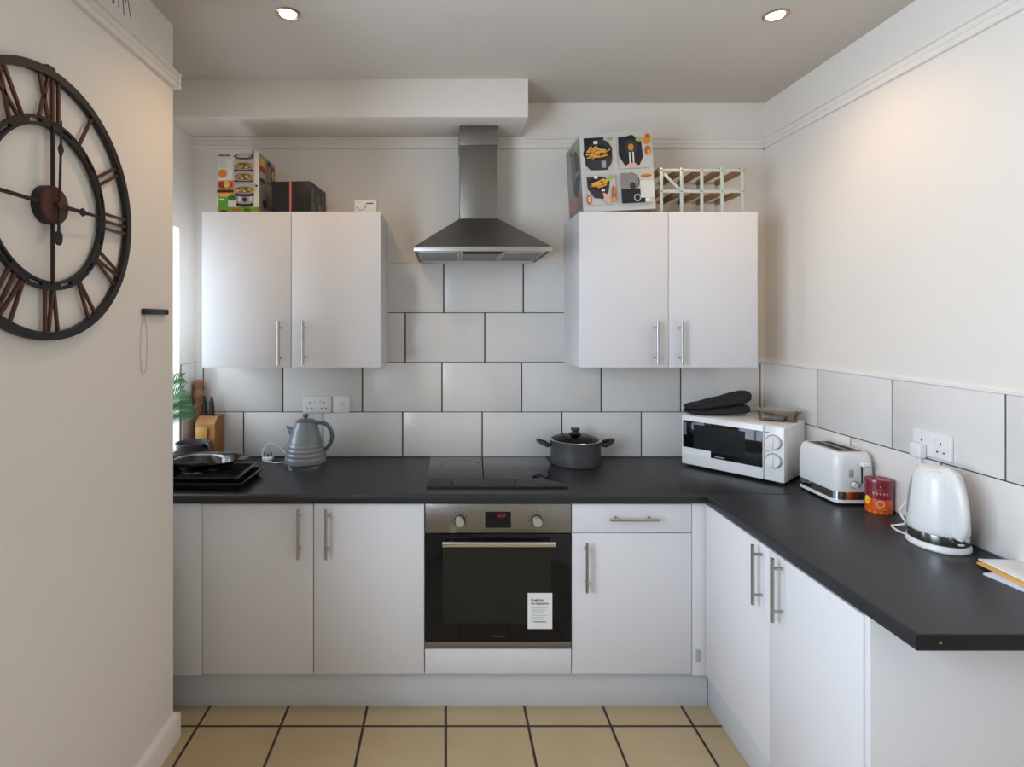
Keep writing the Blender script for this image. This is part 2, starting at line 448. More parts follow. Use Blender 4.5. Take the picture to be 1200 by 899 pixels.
# right run
t = thing('base_cabinet', 'white two door base cabinet on the right with grey end panel facing the room', 'cabinet', (1.36, 1.8, 0))
XD = 1.0605
b = B().use(M['cab_edge'])
b.box(*L(t, XD+.02, XR-.001, 1.374, 2.20, .155, .173)); b.box(*L(t, XR-.02, XR-.001, 1.374, 2.20, .173, .8615)); b.box(*L(t, XD+.02, XR-.02, 2.182, 2.20, .173, .8615)); b.box(*L(t, XD+.02, XR-.02, 1.374, 1.392, .173, .8615))
for lx in (-.20, .22):
    for ly in (-.34, .34): B().use(M['black']).cyl((lx, ly, 0), (lx, ly, .156), .018).build('leg', t)
b.build('carcass', t, smooth=0)
d = panel(t, 'door', *L(t, XD, XD+DT, 1.7735, 2.2105, .158, .857)); handle(d, (XD-1.36, 1.814-1.8, .755), 'z', (-1, 0, 0))
d = panel(t, 'door', *L(t, XD, XD+DT, 1.376, 1.7705, .158, .857)); handle(d, (XD-1.36, 1.705-1.8, .757), 'z', (-1, 0, 0))
panel(t, 'end_panel', *L(t, XD+.001, XR-.001, 1.3535, 1.3725, 0, .8615))
# plinths
single(B().use(M['plinth']).box(-1.15, 1.0935, -.008, .008, 0, .152, .001), 'plinth', 'long white plinth board under the cabinets of the back wall', 'plinth', (0, 2.268, 0))
single(B().use(M['plinth']).box(-.008, .008, -.456, .428, 0, .152, .001), 'plinth', 'white plinth board under the right hand cabinet doors', 'plinth', (1.1022, 1.831, 0))

# wall cupboards
def cupboard(label, x0, x1, xs, y0, hx):
    t = thing('wall_cupboard', label, 'cupboard', ((x0+x1)/2, (y0+YB)/2, 1.39), group=None)
    carcass(t, *L(t, x0+.001, x1-.001, y0+DT+.001, YB-.001, 1.39, 2.105))
    for a, bb, h in ((x0, xs-.0015, hx[0]), (xs+.0015, x1, hx[1])):
        d = panel(t, 'door', *L(t, a, bb, y0, y0+DT, 1.3905, 2.105)); handle(d, (h-t.location.x, y0-t.location.y, .115), 'z', (0, -1, 0))
    return t
YC = 2.482
cupboard('white double wall cupboard left of the cooker hood, under the steamer box', -1.115, -.297, -.707, YC, (-.756, -.645))
cupboard('white double wall cupboard right of the cooker hood, under the wine rack', .614, 1.43, 1.0218, YC, (.961, 1.071))

# ------------------------------------------------------------------ oven
t = thing('built_in_oven', 'built in electric oven with steel control panel and black glass door', 'oven', (.215, 2.45, .2665))
ox0, ox1, oy = -.297, .297, DF-2.45-.004
B().use(M['black']).box(ox0+.02, ox1-.02, oy+.024, .3, .012, .585).build('oven_body', t, smooth=0)
p = B().use(M['steel']).box(ox0, ox1, oy, oy+.022, .4735, .592, .0015).build('control_panel', t)
g = Print((0, oy, .4665), (1, 0, 0), (0, 0, 1), (0, -1, 0))
g.rect(-.053, .028, .052, .094, M['blackglass']); disp = g.build('display', p, label='small black clock display')
red = emit('display_red', (.42, .015, .06), .35)
g = Print((0, oy-.0003, .4665), (1, 0, 0), (0, 0, 1), (0, -1, 0))
g.text('0:07', .0, .070, .018, red); g.build('digit_lettering', disp, label='dim red digits')
dk = col(.03, .03, .03)
for kx in (-.157, .157):
    g = Print((0, oy, .4665), (1, 0, 0), (0, 0, 1), (0, -1, 0))
    for k in range(9):
        a = math.radians(-130+k*32); g.ell(kx+.033*math.sin(a), .060+.033*math.cos(a), .0022, .0022, dk, k=1, n=8)
    g.text('o', kx-.004, .104, .011, dk); g.build('dial_marking', p)
for kx in (-.157, .157):
    b = B().use(M['black']); b.cyl((kx, oy+.001, .525), (kx, oy-.004, .525), .0235, seg=32)
    b.use(M['knob']); b.cyl((kx, oy-.004, .525), (kx, oy-.026, .525), .0195, .0175, seg=32)
    b.box(kx-.0022, kx+.0022, oy-.0285, oy-.024, .525, .542, .0008)
    b.build('knob', p)
dr = B().use(M['blackglass']).box(ox0, ox1, oy, oy+.022, .031, .470, .0015).build('oven_door', t)
g = Print((0, oy, 0), (1, 0, 0), (0, 0, 1), (0, -1, 0))
g.rect(-.226, .105, .216, .42, M['ovenwin'])
for k in range(6): g.rect(-.028+k*.0095, .051, -.0215+k*.0095, .0545, col(.16, .16, .17), k=2)
g.build('door_window', dr)
b = B().use(M['bright']); hz = .4435
b.box(-.228, .227, oy-.048, oy-.032, hz-.010, hz+.010, .005, 3)
for s in (-.19, .19): b.box(s-.008, s+.008, oy-.035, oy+.0005, hz-.006, hz+.006, .002)
b.build('handle', dr)
B().use(M['steel']).box(ox0, ox1, oy, oy+.022, .003, .029, .0015).build('trim_strip', t)
# paper sticker on the door
B().use(M['paper']).box(.120, .220, oy-.0012, oy-.0003, .083, .229).build('sticker', dr, label='white paper sticker headed Register the appliance')
g = Print((.120, oy-.0013, .083), (1, 0, 0), (0, 0, 1), (0, -1, 0))
bk = col(.02, .02, .02); gr = col(.35, .36, .40)
g.text('Register', .013, .113, .0165, bk, True); g.text('the appliance', .013, .100, .0135, bk, True)
for i, (v, w_) in enumerate([(.085, .062), (.078, .058), (.071, .05), (.064, .05), (.055, .066), (.046, .05), (.039, .05)]): g.rect(.016, v, .016+w_, v+.0016, gr, k=4)
g.rect(.022, .028, .075, .031, bk, k=5)
g.build('sticker_print', dr)

# ------------------------------------------------------------------ hob
t = thing('hob', 'black glass electric hob set into the worktop above the oven', 'hob', (.2175, 2.535, .9))
B().use(M['blackglass']).box(-.2965, .2965, -.25, .25, 0, .005, .001).build('glass_top', t)
B().use(col(.005, .005, .005, .7)).box(-.2965, .2965, -.262, -.2505, 0, .0075, .001).build('front_trim', t)
rg = col(.11, .11, .115, .3)
for (cx, cy, r) in ((-.1428, .10, .098), (.155, -.047, .096)):
    b = B().use(rg)
    for r0, r1 in ((r-.004, r), (r-.010, r-.0085)):
        n = 56
        for i in range(n):
            a, a2 = 2*PI*i/n, 2*PI*(i+1)/n
            b.poly([(cx+q*math.cos(w), cy+q*math.sin(w), .0053) for q, w in ((r0, a), (r1, a), (r1, a2), (r0, a2))])
    b.build('cooking_zone', t)
b = B().use(rg)
for k in range(5): b.box(.02+k*.03, .034+k*.03, -.222, -.220, .005, .0053)
b.build('touch_controls', t)

# ------------------------------------------------------------------ cooker hood
t = thing('cooker_hood', 'stainless steel pyramid chimney cooker hood above the hob', 'cooker hood', (.1627, YB-.001, 1.9065))
w2 = .30; yf = 2.347-YB
b = B().use(M['hoodsteel'])
zl, zt, cw, cf = .02, .197, .0915, 2.645-YB
b.rings([[(-w2, yf, zl), (w2, yf, zl), (w2, -.001, zl), (-w2, -.001, zl)],
         [(-cw-.002, cf-.002, zt), (cw+.002, cf-.002, zt), (cw+.002, -.001, zt), (-cw-.002, -.001, zt)]], False, True)
b.build('canopy', t, smooth=0)
b = B().use(pm('lip_steel', (.42, .41, .39), .4, metal=1))
b.box(-w2, w2, yf, yf+.012, 0, zl+.0005, .001); b.box(-w2, -w2+.006, yf+.012, -.001, 0, zl); b.box(w2-.006, w2, yf+.012, -.001, 0, zl)
b.build('lip', t)
ch = B().use(M['hoodsteel']).box(-cw, cw, cf, -.001, zt, .58, .001).build('chimney', t)
B().use(M['hoodsteel']).box(-cw-.0035, cw+.0035, cf-.0035, -.001, .555, .6585, .001).build('chimney_sleeve', t)
fm = pm('filter_mesh', (.55, .55, .53), .4, metal=.9, bump=(400, .6))
for s in (-1, 0, 1):
    b = B().use(fm).box(s*.192-.094, s*.192+.094, yf+.092, -.03, .004, .012, .002)
    b.use(M['steel'])
    for k in range(10): b.box(s*.192-.085, s*.192+.085, yf+.115+k*.029, yf+.119+k*.029, .002, .006)
    b.build('grease_filter', t)
B().use(M['steel']).box(-w2+.006, w2-.006, yf+.012, -.004, .012, .016).build('underside_plate', t)
B().use(col(.006, .006, .006, .6)).box(-.085, .085, yf+.013, yf+.085, -.003, .010, .002).build('control_strip', t)
for s in (-1, 1): B().use(M['whiteplastic']).cyl((s*.262, yf+.05, .011), (s*.262, yf+.05, .006), .022).build('lamp', t)

# ------------------------------------------------------------------ things on the left cupboard
ZT = 2.1052
t = thing('steamer_box', 'white and green cardboard box showing a three tier food steamer, on the left cupboard', 'box', (-.970, 2.655, ZT))
bw, bd, bh = .0975, .12, .293
cw_ = M['card']
B().use(cw_).box(-bw, bw, -bd, bd, 0, bh, .0015).build('carton', t)
g = Print((-bw, -bd, 0), (1, 0, 0), (0, 0, 1), (0, -1, 0))
org = col(.62, .22, .05); grn = col(.22, .36, .03); dgr = col(.04, .18, .02); stl = col(.55, .55, .57); dkb = col(.03, .025, .025); tan = col(.42, .28, .14); clr = col(.40, .40, .38); red_ = col(.35, .04, .02); yel = col(.65, .45, .10)
g.rect(0, 0, .195, .032, grn); g.ell(.03, .010, .02, .008, dkb); g.ell(.09, .016, .022, .009, col(.45, .15, .06)); g.ell(.14, .016, .016, .010, dgr)
g.rect(.006, .032, .05, .078, col(.10, .36, .04)); g.rect(.012, .066, .034, .071, col(.7, .8, .6)); g.rect(.002, .078, .078, .155, org); g.rect(.0, .10, .076, .112, dkb); g.ell(.038, .135, .034, .018, red_); g.ell(.045, .138, .014, .018, yel); g.ell(.04, .088, .036, .008, yel); g.ell(.07, .075, .02, .014, dgr)
g.ell(.026, .187, .020, .020, org)
g.text('SALTER', .007, .268, .016, dkb, True); g.rect(.008, .243, .036, .2455, gr, 3); g.rect(.008, .233, .045, .235, gr, 3); g.rect(.008, .220, .055, .2215, gr, 3)
brn = col(.20, .11, .05); smk = col(.30, .29, .26)
g.ell(.130, .044, .042, .012, dkb); g.pg([(.088, .086), (.089, .054), (.105, .046), (.155, .046), (.171, .054), (.172, .086)], col(.34, .34, .36)); g.rect(.10, .056, .112, .082, col(.60, .60, .62)); g.rect(.152, .058, .163, .082, col(.58, .58, .6)); g.ell(.13, .066, .012, .011, dkb); g.ell(.130, .087, .043, .007, dkb)
for v in (.09, .15, .2):
    g.pg([(.086, v), (.172, v), (.178, v+.05), (.078, v+.05)], clr); g.pg([(.086, v), (.172, v), (.175, v+.026), (.081, v+.026)], smk)
    g.ell(.127, v+.022, .041, .015, brn)
    for q in range(7): g.ell(.097+.011*q, v+.020+.006*math.sin(q*2.3+v*40), .0075, .0055, (org, tan, col(.5, .42, .22), dgr, yel)[(q+int(v*100)) % 5])
    g.pg([(.082, v+.006), (.086, v-.003), (.172, v-.003), (.176, v+.006), (.15, v+.001), (.108, v+.001)], dkb)
g.ell(.128, .266, .044, .013, dkb); g.ell(.128, .267, .036, .009, clr); g.rect(.168, .255, .176, .290, dkb); g.ell(.188, .128, .006, .005, dkb)
g.build('front_print', t)
g = Print((bw, -bd, 0), (0, 1, 0), (0, 0, 1), (1, 0, 0))
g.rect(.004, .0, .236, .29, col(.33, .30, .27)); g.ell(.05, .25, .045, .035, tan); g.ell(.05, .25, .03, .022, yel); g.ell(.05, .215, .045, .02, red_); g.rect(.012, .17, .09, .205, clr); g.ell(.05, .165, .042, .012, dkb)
g.rect(.115, .17, .16, .28, dkb); g.rect(.12, .18, .155, .26, tan); g.rect(.175, .17, .225, .27, red_); g.ell(.20, .23, .02, .025, yel); g.rect(.02, .02, .11, .15, col(.26, .25, .24)); g.ell(.07, .06, .03, .02, dkb); g.ell(.17, .08, .04, .05, col(.4, .38, .34))
g.build('side_print', t)

t = thing('appliance_box', 'low black cardboard box with a red stripe, on the left cupboard beside the steamer box', 'box', (-.713, 2.655, ZT), -.09)
B().use(col(.018, .017, .018, .45)).box(-.093, .093, -.118, .118, 0, .153, .0015).build('carton', t)
g = Print((-.093, -.118, 0), (1, 0, 0), (0, 0, 1), (0, -1, 0))
g.rect(.083, 0, .099, .153, col(.22, .012, .02)); g.rect(.088, 0, .0935, .153, col(.55, .30, .30)); g.build('front_print', t)
g = Print((.093, -.118, 0), (0, 1, 0), (0, 0, 1), (1, 0, 0))
gd = col(.05, .05, .05); ol = col(.12, .11, .085)
g.rect(.01, .01, .22, .14, gd); g.rect(.012, .07, .05, .13, col(.10, .10, .11)); g.rect(.012, .015, .07, .065, ol); g.ell(.11, .09, .03, .035, ol); g.ell(.15, .05, .03, .025, col(.14, .10, .08)); g.ell(.135, .055, .018, .016, col(.24, .23, .24)); g.rect(.17, .045, .20, .135, col(.14, .13, .15)); g.rect(.214, .02, .222, .15, col(.35, .18, .05))
g.build('side_print', t)

t = thing('carton', 'tiny white printed carton near the front right corner of the left cupboard top', 'carton', (-.372, 2.545, ZT))
B().use(M['card']).box(-.051, .051, -.02, .02, 0, .062, .001).build('box_body', t)
g = Print((-.051, -.02, 0), (1, 0, 0), (0, 0, 1), (0, -1, 0))
br = col(.10, .06, .05)
for i in range(14):
    a = PI*(.9+.9*i/14); a2 = PI*(.9+.9*(i+1)/14)
    g.pg([(.028+r*math.cos(w), .03+r*.8*math.sin(w)) for r, w in ((.016, a), (.0185, a), (.0185, a2), (.016, a2))], br, 1)
g.rect(.053, .044, .086, .050, br); g.rect(.045, .034, .055, .039, br); g.rect(.042, .026, .055, .0285, br); g.rect(.035, .018, .05, .0195, col(.3, .25, .23)); g.rect(.006, .05, .03, .052, col(.45, .4, .38))
g.build('front_print', t)

# ------------------------------------------------------------------ air fryer box (leaning a little to the left)
roll = math.radians(-3.2)
t = thing('air_fryer_box', 'big white cardboard box with four air fryer pictures, leaning on the right cupboard', 'box', (.638, 2.502, ZT), rot=(0, roll, 0))
fw, fd, fh = .335, .278, .362
B().use(col(.58, .56, .54)).box(0, fw, 0, fd, 0, fh, .0015).build('carton', t)
b = B().use(M['card'])
b.prism([(.215, fh), (fw, fh), (fw, fh+.003), (.30, fh+.010)], 'y', .012, .016); b.build('lid_flap', t)
g = Print((0, 0, 0), (1, 0, 0), (0, 0, 1), (0, -1, 0))
K = col(.012, .013, .016); K2 = col(.035, .037, .042); fry = col(.75, .36, .05); fry2 = col(.62, .22, .03); skin = col(.66, .40, .30); wht = col(.75, .75, .76); lav = col(.24, .215, .22); grn2 = col(.30, .45, .12); meat = col(.42, .10, .03)
bg = col(.52, .50, .475)
def fries(u, v, w, h, n):
    for i in range(n):
        a = random.uniform(-.2, .9); cu = u+random.uniform(-w, w); cv = v+random.uniform(-h, h); l = random.uniform(.014, .026); q = .0034
        dx, dy = math.cos(a), math.sin(a)
        g.pg([(cu-dx*l-dy*q, cv-dy*l+dx*q), (cu+dx*l-dy*q, cv+dy*l+dx*q), (cu+dx*l+dy*q, cv+dy*l-dx*q), (cu-dx*l+dy*q, cv-dy*l-dx*q)], (fry, fry2, yel)[i % 3])
# panel 1: open basket of chips
g.rect(.018, .185, .152, .342, bg); g.rect(.018, .28, .11, .342, K)
g.pg([(.018, .30), (.022, .215), (.045, .192), (.12, .190), (.142, .225), (.148, .29), (.13, .32), (.10, .335)], K2); g.ell(.078, .268, .066, .042, K); fries(.082, .272, .045, .022, 16); g.pg([(.022, .25), (.03, .212), (.05, .192), (.118, .190), (.140, .222), (.146, .26), (.10, .238), (.06, .237)], K2)
g.rect(.094, .200, .114, .232, col(.34, .33, .42)); g.rect(.062, .31, .08, .325, wht); g.ell(.138, .332, .012, .009, grn2)
# panel 2: pan with handle
g.rect(.172, .19, .325, .342, bg); g.pg([(.176, .336), (.174, .25), (.20, .205), (.268, .203), (.286, .24), (.282, .31), (.24, .345), (.20, .335)], K); g.ell(.232, .286, .028, .034, K2); g.ell(.232, .287, .013, .016, fry2); g.rect(.222, .215, .228, .265, wht); g.rect(.238, .215, .244, .265, wht); g.ell(.234, .203, .024, .012, skin); g.ell(.272, .322, .018, .010, grn2); g.ell(.305, .315, .02, .018, fry2); g.ell(.31, .335, .012, .010, meat); g.ell(.308, .268, .014, .022, meat); g.ell(.312, .262, .007, .010, fry)
# panel 3: hand pulling the basket
g.rect(.018, .03, .152, .168, bg); g.pg([(.02, .158), (.022, .105), (.05, .062), (.09, .055), (.118, .085), (.126, .135), (.10, .158)], K2); g.ell(.075, .128, .047, .032, K); fries(.08, .128, .03, .014, 10); g.rect(.085, .09, .10, .10, wht); g.ell(.062, .156, .01, .008, wht); g.ell(.128, .152, .016, .010, grn2)
g.pg([(.09, .085), (.118, .072), (.128, .04), (.115, .028), (.095, .05)], skin); g.ell(.14, .075, .010, .04, meat); g.ell(.142, .088, .006, .014, fry2); g.ell(.14, .05, .007, .012, fry); g.ell(.025, .055, .012, .022, meat); g.ell(.026, .055, .008, .015, skin)
# panel 4: whole appliance
g.rect(.175, .028, .325, .168, bg); g.pg([(.175, .092), (.175, .168), (.225, .166), (.255, .145), (.258, .11), (.245, .092)], lav)
for i in range(16):
    a, a2 = -1.1+2.5*i/16, -1.1+2.5*(i+1)/16
    g.pg([(.21+.048*r*math.cos(w), .125+.042*r*math.sin(w)) for r, w in ((.98, a), (1.06, a), (1.06, a2), (.98, a2))], K, 60)
g.rect(.175, .028, .282, .094, K); g.ell(.228, .108, .014, .016, K2); g.ell(.247, .052, .017, .018, col(.35, .36, .38)); g.ell(.247, .052, .011, .012, K); g.rect(.262, .128, .322, .168, bg); g.ell(.292, .150, .026, .006, meat); g.ell(.292, .155, .022, .004, fry2); g.rect(.262, .05, .324, .128, col(.66, .65, .63)); g.rect(.284, .032, .305, .048, wht)
g.rect(.162, .03, .1635, .345, col(.5, .49, .47)); g.build('front_print', t)
g = Print((0, fd, 0), (0, -1, 0), (0, 0, 1), (-1, 0, 0))
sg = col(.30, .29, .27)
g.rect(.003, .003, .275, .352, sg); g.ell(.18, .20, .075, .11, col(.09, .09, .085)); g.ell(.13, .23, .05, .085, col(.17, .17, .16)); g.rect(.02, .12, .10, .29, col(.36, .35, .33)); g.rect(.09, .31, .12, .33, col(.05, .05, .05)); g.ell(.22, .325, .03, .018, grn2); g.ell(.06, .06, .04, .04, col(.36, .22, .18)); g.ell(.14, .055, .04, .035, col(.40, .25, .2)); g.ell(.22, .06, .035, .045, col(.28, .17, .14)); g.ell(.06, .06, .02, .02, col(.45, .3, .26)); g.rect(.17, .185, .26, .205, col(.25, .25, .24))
g.build('side_print', t)

# ------------------------------------------------------------------ wine rack
t = thing('wine_rack', 'small wine rack of pale metal strips and brown wooden bars, on the right cupboard', 'wine rack', (1.192, 2.52, ZT))
NX = [-.188, -.094, 0, .094, .188]; NZ = [.006, .102, .2]; bwid = .0085
for z in NZ:
    for x in NX: B().use(M['brownwood']).box(x-.0125, x+.0125, .003, .235, (0 if z < .05 else z-.0125), (.010 if z < .05 else z+.0125), .0015).build('wooden_bar', t)
for y in (0.0, .2375):
    for x in NX: B().use(M['galv']).box(x-.0075, x+.0075, y-.0018, y+.0018, 0, .212, .0006).build('upright_strip', t)
    for z in ((NZ[1], NZ[2]) if y == 0 else (NZ[0]+.012, NZ[1], NZ[2])): B().use(M['galv']).box(-.195, .195, y+.0006, y+.003, z-.007, z+.007, .0006).build('cross_strip', t)
B().use(M['galv']).box(-.0065, .0065, -.004, -.0019, -.052, .052, .0006, rot=Matrix.Translation((-.14, 0, .146)) @ Matrix.Rotation(math.radians(-45), 4, 'Y')).build('diagonal_strip', t)
for z in NZ[1:]:
    for x in NX: B().use(M['darkhole']).cyl((x, -.0018, z), (x, -.0032, z), .0028, seg=10).build('nail', t)


# ------------------------------------------------------------------ pot on the worktop
t = thing('cooking_pot', 'dark grey cooking pot with glass lid and black side handles, right of the hob', 'pot', (.642, 2.680, .9))
r = .122
b = B().use(M['pot'])
b.lathe([(r*.90, 0), (r*.965, .004), (r*.985, .014), (r, .05), (r, .100), (r+.004, .114), (r+.004, .1175), (r-.004, .1175), (r-.005, .06), (r*.9, .012)], 64)
b.build('pot_body', t)
for s in (-1, 1):
    b = B().use(M['black'])
    b.box(min(s*(r-.002), s*(r+.02)), max(s*(r-.002), s*(r+.02)), -.013, .013, .088, .100, .003)
    b.tube([(s*(r+.014), -.034, .094), (s*(r+.034), -.032, .101), (s*(r+.058), -.016, .112), (s*(r+.062), 0, .114), (s*(r+.058), .016, .112), (s*(r+.034), .032, .101), (s*(r+.014), .034, .094)], .0095, 12, 6, flat=.9)
    b.box(min(s*(r+.004), s*(r+.022)), max(s*(r+.004), s*(r+.022)), -.034, .034, .088, .100, .005)
    b.build('handle', t)
ld = B().use(M['glass']).lathe([(r-.002, .120), (r*.85, .130), (r*.6, .138), (r*.3, .142), (.016, .143)], 64, cap=False).build('lid', t)
B().use(M['bright']).lathe([(r-.006, .118), (r+.003, .118), (r+.004, .121), (r+.001, .124), (r-.006, .123)], 64, cap=False).build('lid_rim', ld)
B().use(M['black']).lathe([(.008, .141), (.025, .143), (.029, .147), (.026, .151), (.016, .154), (.015, .160), (.019, .163), (.022, .168), (.020, .175), (.006, .176)], 32).build('knob', ld)

# ------------------------------------------------------------------ grey kettle
t = thing('electric_kettle', 'grey ribbed dome kettle with ball lid knob, below the back wall socket', 'kettle', (-.688, 2.668, .9))
b = B().use(M['chrome']).lathe([(.098, 0), (.101, .002), (.101, .009), (.094, .012)], 56)
b.build('power_base', t)
prof = [(.090, .011), (.1005, .013), (.102, .020)]
def R(z): return .102-.052*((z-.02)/.19)**1.35 if z > .02 else .102
for k in range(1, 58):
    z = .02+k*.0033; rr = R(z)
    if .030 < z < .112: rr += .0010*math.sin((z-.03)/.0205*2*PI)
    prof.append((rr, z))
prof += [(.047, .2115), (.02, .213)]
b = B().use(M['kettlegrey']).lathe(prof, 56); b.build('kettle_body', t)
# spout to the left, handle to the right
b = B().use(M['kettlegrey'])
b.rings([[(-.052, -.030, .168), (-.052, .030, .168), (-.058, .018, .108), (-.058, -.018, .108)][::-1],
         [(-.074, -.021, .178), (-.074, .021, .178), (-.072, .012, .135), (-.072, -.012, .135)][::-1],
         [(-.094, -.009, .188), (-.094, .009, .188), (-.088, .005, .168), (-.088, -.005, .168)][::-1]])
b.build('spout', t)
B().use(M['kettledark']).tube([(.040, 0, .196), (.066, 0, .203), (.098, 0, .197), (.122, 0, .170), (.130, 0, .135), (.120, 0, .100), (.100, 0, .075), (.086, 0, .072)], .0095, 14, 6, flat=1.35, up=(0, 1, 0)).build('handle', t)
ld = B().use(M['kettledark']).lathe([(.045, .211), (.046, .2135), (.040, .218), (.02, .221), (.009, .222)], 48).build('lid', t)
B().use(M['kettledark']).lathe([(.005, .221), (.006, .226), (.0125, .231), (.0145, .238), (.012, .245), (.005, .248)], 24).build('knob', ld)
cd = B().use(M['whiteplastic']).tube([(-.092, .03, .006), (-.13, .01, .004), (-.17, .015, .003), (-.215, .045, .003), (-.235, .07, .010), (-.238, .085, .05), (-.215, .095, .078), (-.175, .10, .070), (-.13, .09, .035), (-.105, .07, .008), (-.085, .055, .006)], .0036, 8, 6).build('cord', t)
b = B().use(M['whiteplastic']).box(-.232, -.180, .045, .083, 0, .020, .005, 3)
b.use(M['black'])
for px_, h_ in ((-.222, .042), (-.206, .034), (-.190, .042)): b.box(px_-.003, px_+.003, .060, .066, .019, h_, .0005)
b.build('plug', cd)

# ------------------------------------------------------------------ corner clutter on the left
t = thing('baking_tray', 'wide black baking tray at the bottom of the stack on the left worktop', 'tray', (-1.04, 2.372, .9), -.03)
def tray(t, w, d, h, rim):
    b = B().use(M['traymetal'])
    b.rings([[(x*w, y*d, z) for x, y in ((-1, -1), (1, -1), (1, 1), (-1, 1))] for w, d, z in ((w-.014, d-.014, 0), (w, d, h), (w+rim, d+rim, h), (w+rim, d+rim, h+.0025), (w-.003, d-.003, h+.0025), (w-.016, d-.016, .003))])
    return b.build('pan', t, smooth=20)
tray(t, .195, .128, .030, .010)
t = thing('baking_tray', 'black baking tray nested on top of the other black tray, under the glass dish', 'tray', (-1.048, 2.376, .9085), .02)
tray(t, .172, .112, .040, .013)
t = thing('glass_dish', 'shallow oval glass oven dish resting on the black baking trays', 'dish', (-1.068, 2.380, .952))
b = B().use(M['dishglass']).lathe([(.105, .0), (.122, .004), (.136, .03), (.160, .044), (.186, .049), (.188, .052), (.158, .0475), (.133, .033), (.118, .008), (.10, .004)], 56, sy=.64)
b.build('dish', t)
for s in (-1, 1): B().use(M['dishglass']).box(min(s*.165, s*.196), max(s*.165, s*.196), -.035, .035, .0465, .0515, .002).build('handle', t)
t = thing('saucepan', 'small grey saucepan behind the glass dish in the left corner', 'saucepan', (-1.207, 2.588, .9))
b = B().use(M['panmetal']).lathe([(.062, 0), (.068, .006), (.072, .12), (.0755, .124), (.0755, .127), (.070, .125), (.065, .02), (.06, .008)], 48); b.build('pan_body', t)
b = B().use(M['black']).tube([(.068, -.02, .112), (.084, -.03, .122), (.098, -.04, .118), (.104, -.044, .098)], .009, 12, 5); b.build('handle', t)
t = thing('knife_block', 'angled wooden knife block with black handled knives, in the left corner', 'knife block', (-1.175, 2.735, .9))
b = B().use(M['block'])
b.prism([(-.062, 0), (.056, 0), (.060, .225), (-.020, .228), (-.060, .195)], 'x', -.060, .036); b.build('wood_block', t, smooth=20)
b = B().use(col(.48, .25, .06)).box(-.054, .002, -.0672, -.064, .085, .182, .001); b.build('front_face', t)
for i, (x, y, z, l) in enumerate([(.004, -.01, .225, .098), (-.038, .0, .225, .10), (-.018, .03, .226, .07)]):
    k = thing('kitchen_knife', ['knife with long black handle standing highest at the front of the wooden block', 'black handled knife at the left side of the wooden block, by the palm leaf', 'shorter black handled knife at the back of the wooden block'][i], 'knife', (-1.175+x, 2.735+y, .9+z), group='knives in the wooden block')
    b = B().use(M['black']); b.tube([(0, 0, -.012), (.0, 0, .01), (-.002, 0, l*.6), (-.006, 0, l)], .0088, 10, 4, flat=1.35, up=(0, 1, 0), taper=lambda u: .85+.35*math.sin(u*PI)-.25*u); b.build('handle', k)
    B().use(M['black']).box(-.013, .013, -.008, .008, -.0, .008, .002).build('bolster', k)
t = thing('pepper_mill', 'tall turned wooden mill standing in the corner behind the knife block', 'mill', (-1.262, 2.771, .9))
b = B().use(M['millwood']).lathe([(0.0224, 0), (0.0258, .01), (0.0258, .05), (0.0206, .10), (0.0181, .20), (0.0206, .25), (0.0249, .27), (0.0249, .285), (0.0189, .29), (0.0189, .298), (0.0241, .31), (0.0267, .33), (0.0241, .35), (0.0189, .358), (0.0206, .365), (0.0267, .38), (0.0241, .398), (0.0103, .405)], 32)
b.build('mill_body', t)
# palm in the window
t = thing('potted_palm', 'green feathery palm leaf reaching in from the alcove window', 'plant', (-1.40, 2.42, AZ0+.015))
b = B().use(col(.55, .5, .45)).lathe([(.045, 0), (.06, .10), (.063, .11), (.056, .11), (.05, .09), (.02, .088)], 32); b.build('pot', t)
def frond(tip, mid, n=15, ll=.080):
    b = B().use(M['leaf']); a = Vector((0, 0, .09)); m_ = Vector(mid); e = Vector(tip)
    def Q(u): return a*(1-u)**2+m_*2*u*(1-u)+e*u*u
    b.tube([Q(k/8) for k in range(9)], .0022, 6, 2)
    for k in range(n):
        u = .35+.63*k/n; p = Q(u); d = (Q(min(1, u+.03))-Q(u-.03)).normalized(); sd = d.cross(Vector((.1, -1, .35))).normalized(); up = sd.cross(d)
        l = ll*(1-.55*(u-.35)/.65)
        for s in (-1, 1):
            q = (d*.75+sd*s*.75+up*.15).normalized(); w = q.cross(up).normalized()*.0042
            c1 = p+q*l*.5+Vector((0, 0, .004)); e1 = p+q*l-Vector((0, 0, .10*l))
            b.rings([[p-w*.4, p+w*.4, p+w*.4+up*.0006], [c1-w, c1+w, c1+w+up*.0006], [e1-w*.1, e1+w*.1, e1+w*.1+up*.0004]])
    b.build('frond', t, smooth=30)
for tip, mid in [((.215, .05, .315), (.10, .02, .27)), ((.245, .08, .205), (.12, .05, .235)), ((.175, .12, .36), (.06, .06, .36)), ((.05, -.16, .3), (.0, -.05, .35)), ((.16, -.08, .30), (.1, -.03, .33)), ((.205, .13, .255), (.08, .08, .27)), ((-.05, .14, .34), (0, .05, .36))]: frond(tip, mid)

